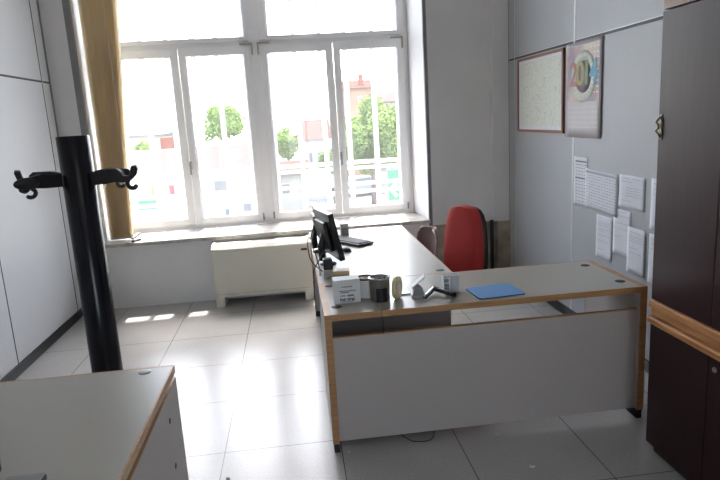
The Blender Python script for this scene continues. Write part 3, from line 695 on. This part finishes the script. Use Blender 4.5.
loc_obj('seat_frame', (lambda q: (tube(q, [(.12, -.155, .42), (-.136, -.155, .42)], .010, 8), tube(q, [(.12, .155, .42), (-.136, .155, .42)], .010, 8), tube(q, [(-.136, -.155, .42), (-.136, .155, .42)], .010, 8), q)[-1])(bmesh.new()), 'black_plastic', gc)
loc_obj('back_stay', tube(bmesh.new(), [(-.14, 0, .42), (-.20, 0, .44), (-.245, 0, .54), (-.262, 0, .62)], .014, 8), 'black_plastic', gc)

# ------------------------------------------------------------------ cupboard on the right
CX, CYF, CYN = 1.60, 2.50, 1.70
cb = thing('cupboard', 'tall dark mahogany cupboard with orange wood ledges on the right', 'cupboard', (1.85, 2.1, 0))
obj('carcass', (lambda q: (box(q, CX + .022, XR - .03, CYN, CYF - .003, .045, .63), box(q, CX + .022, XR - .03, CYN, CYF - .003, .76, 2.024), q)[-1])(bmesh.new()), 'mahogany', cb)
obj('plinth', B(CX + .03, XR - .04, CYN + .02, CYF - .02, 0, .046), 'black_plastic', cb)
for zz0, zz1 in ((.765, 2.024), (.046, .645)):
    for ya, yb in ((CYN, 2.098), (2.102, CYF)):
        d = obj('door', B(CX, CX + .022, ya, yb, zz0, zz1, .002), 'mahogany', cb)
        if zz0 < .1 and yb > 2.2 or (zz0 < .1 and False):
            obj('lock', (lambda q: (tube(q, [(CX - .006, 2.060, .60), (CX, 2.060, .60)], .011, 16), q)[-1])(bmesh.new()), 'steel', d)
        if zz0 > .5 and yb > 2.2:
            bm = B(CX - .004, CX, yb - .028, yb - .008, 1.49, 1.60, .002)
            tube(bm, [(CX - .002, yb - .02, 1.588), (CX - .012, yb - .014, 1.58), (CX - .018, yb - .010, 1.565), (CX - .010, yb - .014, 1.555), (CX - .010, yb - .014, 1.54), (CX - .020, yb - .012, 1.53), (CX - .010, yb - .018, 1.515), (CX - .002, yb - .02, 1.50)], .0045, 8)
            obj('door_handle', bm, 'brass', d)
def ledge(z0, z1, dx, name='ledge'):
    prof = [(CX + .03 - dx - .03, z0 + .006), (CX + .03 - dx - .03, z1 - .006), (CX + .03 - dx - .022, z1), (XR - .03, z1), (XR - .03, z0), (CX + .03 - dx - .022, z0)]
    return obj(name, prism(bmesh.new(), prof, CYN - .004, CYF + .002, lambda u, v, d: (u, d, v)), 'ledge', cb)
ledge(.722, .762, .012); ledge(.682, .722, -.004); ledge(.648, .682, .016)
obj('cornice', B(CX - .002, XR - .03, CYN, CYF - .004, 2.030, 2.16, .002), 'cornice', cb)

# ------------------------------------------------------------------ things on the right wall
mpf = thing('framed_map', 'brown wooden framed map on the right panel wall', 'framed map', (XR, 4.965, 1.455))
yA, yB_, zA, zB = 4.50, 5.43, 1.452, 2.088
bm = bmesh.new(); w = .022
box(bm, XR - .022, XR - .003, yA, yA + w, zA, zB, .002); box(bm, XR - .022, XR - .003, yB_ - w, yB_, zA, zB, .002)
box(bm, XR - .0215, XR - .003, yA, yB_, zA, zA + w, .002); box(bm, XR - .0215, XR - .003, yA, yB_, zB - w, zB, .002)
obj('frame', bm, 'frame_wood', mpf)
obj('mount', B(XR - .012, XR - .004, yA + .01, yB_ - .01, zA + .01, zB - .01), 'paper', mpf)
obj('map_sheet', B(XR - .014, XR - .0115, yA + .06, yB_ - .06, zA + .05, zB - .045), 'map', mpf)

cal = thing('wall_calendar', 'long printed 2014 calendar poster hanging right of the framed map', 'calendar', (XR, 4.2, 1.42))
def sheet(y_0, y_1, z_0, z_1, x, th=.001, curl=0., n=8, skew=0.):
    bm = bmesh.new(); rows = []
    for j in range(n + 1):
        t = j / n; z = z_1 + (z_0 - z_1) * t
        rows.append([bm.verts.new((x - curl * t * t * (abs(i / n * 2 - 1) ** 2) - .0005, y_0 + (y_1 - y_0) * i / n, z + skew * (i / n))) for i in range(n + 1)])
    for a, b in zip(rows, rows[1:]):
        for i in range(n): bm.faces.new((a[i], a[i + 1], b[i + 1], b[i])).smooth = True
    bmesh.ops.recalc_face_normals(bm, faces=bm.faces[:]); bmesh.ops.solidify(bm, geom=bm.faces[:], thickness=th); return bm
obj('sheet', sheet(3.94, 4.47, 1.425, 2.10, XR - .009, curl=.0), 'poster_sheet', cal)
obj('picture', B(XR - .0112, XR - .0108, 3.965, 4.445, 1.68, 2.075), 'poster', cal)
T = MWR(XR - .0115, 4.19, 1.855)
obj('ring', lathe(bmesh.new(), [(.112, 0), (.180, 0), (.180, .001), (.112, .001), (.112, 0)], (0, 0, 0), 48, mx=T), 'c_white', cal)
obj('medallion', lathe(bmesh.new(), [(0, 0), (.118, 0), (.118, .0008), (0, .0008)], (0, 0, 0), 40, mx=T), 'c_purple', cal)
bm = bmesh.new()
for k in range(28):
    a = 2 * PI * k / 28; q = Matrix.Translation((.145 * math.cos(a), .145 * math.sin(a), .0014)) @ Matrix.Rotation(a, 4, 'Z')
    box(bm, -.012, .012, -.004, .004, 0, .0004, mx=T @ q)
obj('ring_lettering', bm, 'ink_pale', cal)
for ch, dy, m in (('2', .155, 'c_red'), ('0', .052, 'c_olive'), ('1', -.045, 'c_green'), ('4', -.145, 'c_blue')):
    obj('digit', text_bm(ch, .235, MWR(XR - .0140, 4.185 + dy, 1.87), .0006, .006), m, cal)
bm = bmesh.new()
for r in range(9):
    for c in range(3):
        y = 3.975 + c * .05
        if r < 11: box(bm, XR - .0117, XR - .0112, y, y + .028, 2.04 - r * .038, 2.05 - r * .038)
for r in range(5):
    for c in range(9): box(bm, XR - .0112, XR - .0108, 3.985 + c * .05, 3.985 + c * .05 + .03, 1.64 - r * .036, 1.646 - r * .036)
obj('printed_grid', bm, 'c_white', cal)
def papr(label, y_0, y_1, z_0, z_1, lines, curl=.006, skew=0., x=XR - .0012, style='text', group='papers pinned on the right wall'):
    cx = (y_0 + y_1) / 2
    p = thing('sheet_of_paper' if style != 'cal' else 'calendar_sheet', label, 'paper', (x, cx, z_0), group=group)
    obj('sheet', sheet(y_0, y_1, z_0, z_1, x, .0006, curl * .5, skew=skew), 'paper', p)
    bm = bmesh.new(); W_ = y_1 - y_0; H = z_1 - z_0
    xs = x - .0022
    def sk(y): return skew * (y - y_0) / W_
    def curlx(z, y): t = (z_1 - z) / H; return curl * .5 * t * t * (abs((y - y_0) / W_ * 2 - 1) ** 2)
    def bar(ya, yb, z, h):
        m_ = (ya + yb) / 2; X = x - .0016 - curlx(z, ya if abs(ya - cx) > abs(yb - cx) else yb)
        box(bm, X - .0003, X, ya, yb, z + sk(m_) - h / 2, z + sk(m_) + h / 2)
    if style == 'text':
        for k, (fr0, fr1, zz) in enumerate(lines):
            ya = y_1 - W_ * fr1; yb = y_1 - W_ * fr0; q = yb
            while q > ya:
                l = W_ * random.uniform(.06, .16); bar(max(ya, q - l), q, z_1 - H * zz, .0030); q -= l + W_ * .02
        obj('printed_text', bm, 'ink_pale', p)
    elif style == 'cal':
        for k in range(12): bar(y_0 + W_ * (.03 + k * .079), y_0 + W_ * (.03 + (k + 1) * .079), z_1 - H * .075, .016)
        for r in range(11):
            for c in range(12):
                bar(y_0 + W_ * (.04 + c * .079), y_0 + W_ * (.04 + c * .079 + (.055 if (r * 7 + c * 5) % 4 else .03)), z_1 - H * (.16 + r * .072), .005)
        obj('printed_text', bm, 'ink_pale', p)
    elif style == 'strip':
        for r in range(14):
            zz = .06 + r * .066
            if r in (0, 5): bar(y_0 + W_ * .1, y_1 - W_ * .12, z_1 - H * (zz + .03), .010)
            else:
                for c in range(4): bar(y_0 + W_ * (.12 + c * .2), y_0 + W_ * (.12 + c * .2 + .12), z_1 - H * (zz + .03), .004)
        obj('printed_text', bm, 'ink', p)
    return p
tx = lambda *r: [(a, b, c) for a, b, c in r]
papr('narrow printed sheet on the wall, partly behind the calendar sheet', 4.12, 4.335, .915, 1.285, None, .002, 0, XR - .0012, 'strip')
papr('landscape sheet with a dark-headed calendar grid hanging slightly askew', 3.70, 4.15, .915, 1.195, None, .004, .015, XR - .0045, 'cal')
papr('landscape printed letter pinned right of the calendar grid sheet', 3.40, 3.695, .995, 1.205, tx((.1, .4, .1), (.5, .8, .1), (.1, .5, .2), (.3, .9, .38), (.3, .85, .46), (.3, .9, .54), (.3, .9, .62), (.1, .5, .78)), .005, 0, XR - .0012)
papr('portrait printed sheet directly under the calendar grid sheet', 3.765, 3.98, .598, .90, tx((.1, .4, .06), (.1, .8, .18), (.1, .7, .23), (.1, .8, .32), (.1, .6, .37), (.1, .85, .46), (.1, .8, .60), (.1, .5, .8)), .006)
papr('portrait printed sheet below the landscape letter, middle of three low sheets', 3.545, 3.755, .67, .975, tx((.3, .8, .05), (.1, .9, .14), (.1, .9, .3), (.05, .95, .42), (.1, .5, .6)), .003, 0, XR - .0012)
papr('lowest portrait printed sheet, rightmost of three low sheets', 3.375, 3.572, .585, .882, tx((.15, .7, .1), (.1, .8, .2), (.1, .85, .25), (.1, .85, .3), (.1, .6, .45), (.15, .8, .55)), .006, 0, XR - .0045)
papr('upper sheet half hidden by the far edge of the cupboard', 3.13, 3.34, .905, 1.21, tx((.1, .8, .1), (.1, .8, .2), (.1, .7, .3)), .004)
papr('lower sheet half hidden by the far edge of the cupboard', 3.13, 3.34, .575, .878, tx((.1, .8, .1), (.1, .8, .2), (.1, .7, .3)), .004)

# ------------------------------------------------------------------ scraps on the floor
def scrap(label, x, y, s, m, seed):
    rnd = random.Random(seed); bm = bmesh.new()
    pts = [(x + s * math.cos(a) * rnd.uniform(.7, 1.2), y + s * .8 * math.sin(a) * rnd.uniform(.7, 1.2)) for a in [2 * PI * k / 6 for k in range(6)]]
    lo = [bm.verts.new((u, v, .0005)) for u, v in pts]; hi = [bm.verts.new((u, v, .003 + rnd.uniform(0, s * .4))) for u, v in pts]
    bm.faces.new(lo[::-1]); bm.faces.new(hi)
    for i in range(6): bm.faces.new((lo[i], lo[(i + 1) % 6], hi[(i + 1) % 6], hi[i]))
    tag(obj('paper_scrap', bm, m), label, 'scrap', 'scraps on the floor')
scrap('cream scrap on the floor just in front of the desk panel', .955, 2.775, .020, 'debris', 1)
scrap('white scrap on the floor nearest the bottom edge of the photo', 1.011, 2.464, .014, 'debris_white', 2)
scrap('tiny white scrap beside the left front desk foot', .17, 2.77, .009, 'debris_white', 3)
scrap('small brown scrap on the floor right of the near desk', -.424, 2.66, .012, 'bark', 5)
cable('thin dark wire poking out under the front desk panel', [(.46, 2.88, .0045), (.50, 2.81, .0045), (.54, 2.792, .0045), (.585, 2.79, .0045), (.62, 2.82, .0045), (.64, 2.88, .0045)], .002)
cable('thin black wire hanging in the gap under the front desk edge', [(.381, 2.782, ZD - .034), (.383, 2.786, ZD - .07), (.382, 2.788, ZD - .10), (.382, 2.790, ZD - .124)], .002)

# ------------------------------------------------------------------ outside the window
gr = thing('window_grille', 'white painted iron grille and railing outside the window', 'grille', (-.26, 6.9, .55))
for i, x in enumerate((-1.78, -1.51, -1.24, -.965, -.72, -.43, -.17, .12, .40, .675, .98, 1.25)):
    obj('upright', B(x - .026, x + .026, 6.88, 6.91, .45, 3.45), 'grille', gr)
for z, h in ((.83, .018), (.92, .018), (1.10, .018), (1.165, .022)):
    obj('rail', B(-2.1, 1.7, 6.862, 6.88, z - h, z + h), 'grille', gr)
struct('trim_20', B(-2.6, 2.2, 6.5, 6.98, .38, .46), 'wall_white')
struct('trim_21', B(-2.6, 2.2, 6.5, 6.97, 3.45, 3.6), 'wall_white')  # slab out of view, added overhead to cut the sun patch short

struct('ground_1' if False else 'trim_22', B(-60, 60, 8, 130, -4.3, -4.2), 'asphalt')
GZ = -4.2
def building(label, x0, x1, ya, yb, ze, zr, wall, roof, wins=(), group='houses outside the window', hip=False):
    b = thing('house', label, 'building', ((x0 + x1) / 2, (ya + yb) / 2, GZ), group=group)
    obj('wall', B(x0, x1, ya, yb, GZ, ze), wall, b)
    ym = (ya + yb) / 2; e = .4
    if zr > ze:
        bm = bmesh.new(); ix = (x1 - x0) * .25 if hip else 0
        v = [bm.verts.new(p) for p in ((x0 - e, ya - e, ze), (x1 + e, ya - e, ze), (x1 + e, yb + e, ze), (x0 - e, yb + e, ze), (x0 - e + ix, ym, zr), (x1 + e - ix, ym, zr))]
        for q in ((0, 1, 5, 4), (2, 3, 4, 5), (1, 2, 5), (3, 0, 4), (3, 2, 1, 0)): bm.faces.new([v[i] for i in q])
        obj('roof', bm, roof, b)
    for (wx0, wx1, wz0, wz1, m) in wins:
        w_ = obj('house_window', B(wx0, wx1, ya - .06, ya + .02, wz0, wz1), 'wall_white', b)
        obj('house_pane', B(wx0 + .06, wx1 - .06, ya - .09, ya - .05, wz0 + .06, wz1 - .06), m, w_)
    return b
building('long low white building with pale tiled roof seen through the left sashes', -10.5, -1.9, 30, 38, -.42, .62, 'wall_white', 'roof_pale',
         [(-6.9, -6.3, -1.6, -.9, 'awning_ochre'), (-6.05, -5.7, -1.75, -.95, 'door_red'), (-3.9, -3.1, -1.5, -.9, 'shutter'), (-3.5, -2.9, -2.9, -2.3, 'dark_glass'), (-2.6, -2.1, -2.6, -2.1, 'shutter'), (-5.3, -4.6, -3.0, -2.3, 'dark_glass')])
building('pale house with red tiled roof seen through the third sash', .95, 2.7, 45, 51, .30, 1.75, 'wall_white', 'roof',
         [(1.25, 1.6, -1.6, -.6, 'shutter'), (1.9, 2.25, -1.6, -.6, 'shutter')])
building('low cream house with red roof left of the red roofed pale house', -1.2, .75, 39, 43.5, -1.6, -.9, 'wall_cream', 'roof', [(-.8, -.2, -2.9, -2.2, 'shutter')])
ob = building('tall orange house rising above the big tree', 5.2, 8.6, 60, 68, 4.5, 5.5, 'wall_orange', 'roof', [(6.9, 7.3, 3.1, 3.7, 'shutter'), (8.0, 8.4, 3.1, 3.7, 'shutter')])
obj('chimney', B(7.2, 7.65, 61, 61.6, 4.6, 5.9), 'wall_red', ob)
building('distant pale house at the right of the orange house', 10.2, 14.5, 66, 74, 3.2, 4.4, 'wall_cream', 'roof_pale')
building('red block with flat blue grey roof seen through the first sash', -11.9, -10.4, 58, 63, .9, .9, 'wall_red', 'roof')
building('distant cream block at the left behind the long building', -17.5, -12.2, 62, 70, 1.2, 1.9, 'wall_cream', 'wall_grey')
building('distant grey roofed block behind the small tree', -5.2, -1.5, 72, 80, 2.6, 3.4, 'wall_cream', 'wall_grey')

def tree(label, x, y, zc, rx, rz, n, m, seed, trunk_r=.18):
    rnd = random.Random(seed)
    t = thing('tree', label, 'tree', (x, y, GZ), group='trees outside the window')
    bm = bmesh.new(); tube(bm, [(x, y, GZ), (x + .1, y, GZ + (zc - GZ) * .5), (x, y, zc)], [trunk_r, trunk_r * .8, trunk_r * .4], 10)
    for k in range(7):
        a = k * 2.4; tube(bm, [(x, y, zc - rz * .7), (x + math.cos(a) * rx * .5, y + math.sin(a) * rx * .5, zc + rnd.uniform(-.3, .5) * rz)], [trunk_r * .4, .03], 6)
    obj('trunk', bm, 'bark', t)
    bm = bmesh.new(); clumps = []
    for k in range(26):
        while True:
            p = Vector((rnd.uniform(-1, 1), rnd.uniform(-1, 1), rnd.uniform(-1, 1)))
            if p.length < 1: break
        clumps.append((Vector((x + p.x * rx * .72, y + p.y * rx * .72, zc + p.z * rz * .76)), rnd.uniform(.26, .42) * min(rx, rz)))
    for k in range(n):
        c, r = clumps[rnd.randrange(len(clumps))]
        d = Vector((rnd.gauss(0, 1), rnd.gauss(0, 1), rnd.gauss(0, 1))).normalized() * r * rnd.uniform(.55, 1.05)
        q = c + d; s = rnd.uniform(.07, .15)
        u = Vector((rnd.gauss(0, 1), rnd.gauss(0, 1), rnd.gauss(0, 1))).normalized(); v = u.orthogonal().normalized() * s * .6; u = u * s
        bm.faces.new([bm.verts.new(q + a) for a in (u, v, -u, -v)])
    obj('foliage', bm, m, t)
tree('big leafy green tree outside the right-hand sash', 5.3, 40, .6, 2.55, 2.5, 18000, 'leaf', 3, .2)
tree('small round green tree beyond the roof in the second sash', -5.45, 50, 1.75, 1.85, 1.85, 8000, 'leaf_b', 5)
tree('low pale green tree at the left of the third sash', -.35, 52, -.1, 1.2, 1.4, 5000, 'leaf_b', 7)
tree('distant yellow green tree at the far left behind the blind', -12.6, 55, -.2, 1.1, 1.1, 4000, 'leaf_b', 9)
tree('low bushy tree under the red roofed house', 2.9, 42, -1.3, 1.1, 1.0, 4000, 'leaf', 11)

def car(label, x, y, rz, m):
    c = thing('car', label, 'car', (x, y, GZ), rz, group='cars parked outside')
    pf = [(-2.05, .35), (-2.05, .75), (-1.75, .92), (-1.1, .98), (-.55, 1.42), (.75, 1.45), (1.5, 1.02), (2.0, .9), (2.1, .6), (2.1, .35)]
    loc_obj('body', prism(bmesh.new(), pf, -.85, .85, lambda u, v, d: (u, d, v)), m, c)
    loc_obj('side_window', (lambda q: (prism(q, [(-.95, 1.0), (-.5, 1.36), (.7, 1.38), (1.25, 1.02)], -.865, -.84, lambda u, v, d: (u, d, v)), prism(q, [(-.95, 1.0), (-.5, 1.36), (.7, 1.38), (1.25, 1.02)], .84, .865, lambda u, v, d: (u, d, v)), q)[-1])(bmesh.new()), 'dark_glass', c)
    loc_obj('windscreen', prism(bmesh.new(), [(-1.08, 1.0), (-.58, 1.40), (-.56, 1.40), (-1.04, .98)], -.74, .74, lambda u, v, d: (u - .02, d, v + .01)), 'dark_glass', c)
    for wx in (-1.3, 1.3):
        for s in (-1, 1): loc_obj('wheel', tube(bmesh.new(), [(wx, s * .7, .32), (wx, s * .88, .32)], .32, 20), 'black_rubber', c)
car('silver car parked outside below the big tree', 5.0, 46, math.radians(20), 'car_silver')
car('dark blue car parked outside in front of the long white building', -1.9, 27.5, math.radians(85), 'car_blue')
car('silver car parked outside left of the dark blue car', -6.0, 26.4, math.radians(10), 'car_silver')
gs = thing('sign_board', 'green and white sign outside at the right edge of the window', 'sign', (5.2, 30, GZ))
obj('panel', B(4.75, 5.75, 30, 30.08, -2.55, -1.0), 'green_sign', gs)
obj('white_mark', prism(bmesh.new(), [(4.75, -1.95), (5.1, -1.6), (5.25, -1.75), (4.98, -2.0), (5.25, -2.3), (5.1, -2.42)], 29.98, 30.0, lambda u, v, d: (u, d, v)), 'wall_white', gs)
obj('post', B(5.2, 5.3, 30.08, 30.16, GZ, -1.1), 'steel', gs)
gs = thing('sign_board', 'small green sign outside low in the first sash', 'sign', (-5.9, 25, GZ))
obj('panel', B(-6.3, -5.55, 25, 25.08, -1.5, -1.12), 'green_sign', gs)
obj('post', B(-5.95, -5.87, 25.08, 25.16, GZ, -1.2), 'steel', gs)

# ------------------------------------------------------------------ light
w = bpy.data.worlds.new('World'); S.world = w; w.use_nodes = True
nt = w.node_tree; bg = nt.nodes['Background']
sky = nt.nodes.new('ShaderNodeTexSky'); sky.sky_type = 'NISHITA'; sky.sun_disc = False; sky.sun_elevation = math.radians(55); sky.sun_rotation = 0
sky.dust_density = 4; sky.air_density = 1.0
mx = nt.nodes.new('ShaderNodeMix'); mx.data_type = 'RGBA'; mx.inputs['Factor'].default_value = .85; mx.inputs['B'].default_value = (.93, .965, 1.0, 1)
hs = nt.nodes.new('ShaderNodeVectorMath')
nt.links.new(sky.outputs[0], mx.inputs['A']); nt.links.new(mx.outputs['Result'], bg.inputs['Color'])
nt.nodes.remove(hs)
bg.inputs['Strength'].default_value = 6.3

sun = bpy.data.lights.new('Sun', 'SUN'); sun.energy = 13; sun.angle = math.radians(.6); sun.color = (1, .96, .90)
so = bpy.data.objects.new('sun', sun); C.objects.link(so)
so.rotation_euler = Vector((-.085, -1.06, -2.18)).to_track_quat('-Z', 'Y').to_euler()

# unseen fill lamp added overhead to brighten the near end
cl_ = thing('fill_lamp', 'unseen fill light panel added above the near end of the room', 'fill lamp', (0, .2, ZC))
obj('housing', B(-.7, .7, -.45, .85, ZC - .05, ZC, .004), 'pvc', cl_)
al = bpy.data.lights.new('fill_panel', 'AREA'); al.shape = 'RECTANGLE'; al.size = 1.3; al.size_y = 1.2; al.energy = 5; al.color = (1, .97, .93)
ao = bpy.data.objects.new('fill_panel', al); C.objects.link(ao); ao.parent = cl_; ao.location = (0, 0, -.056)

# ------------------------------------------------------------------ camera
cam = bpy.data.cameras.new('Camera'); co = bpy.data.objects.new('Camera', cam); C.objects.link(co); S.camera = co
f_, pitch, yaw, roll, hgt = 600.65, .2004, .1046, .0584, 1.659
F = Vector((math.sin(yaw) * math.cos(pitch), math.cos(yaw) * math.cos(pitch), -math.sin(pitch)))
R0 = Vector((math.cos(yaw), -math.sin(yaw), 0)); U0 = R0.cross(F)
R_ = R0 * math.cos(roll) - U0 * math.sin(roll); U_ = U0 * math.cos(roll) + R0 * math.sin(roll)
mtx = Matrix((( R_.x, U_.x, -F.x, 0), (R_.y, U_.y, -F.y, 0), (R_.z, U_.z, -F.z, hgt), (0, 0, 0, 1)))
co.matrix_world = mtx
cam.sensor_width = 36; cam.lens = f_ * 36 / 720; cam.clip_start = .05; cam.clip_end = 500

S.view_settings.view_transform = 'Standard'; S.view_settings.look = 'None'; S.view_settings.gamma = 1; S.view_settings.exposure = 0.2
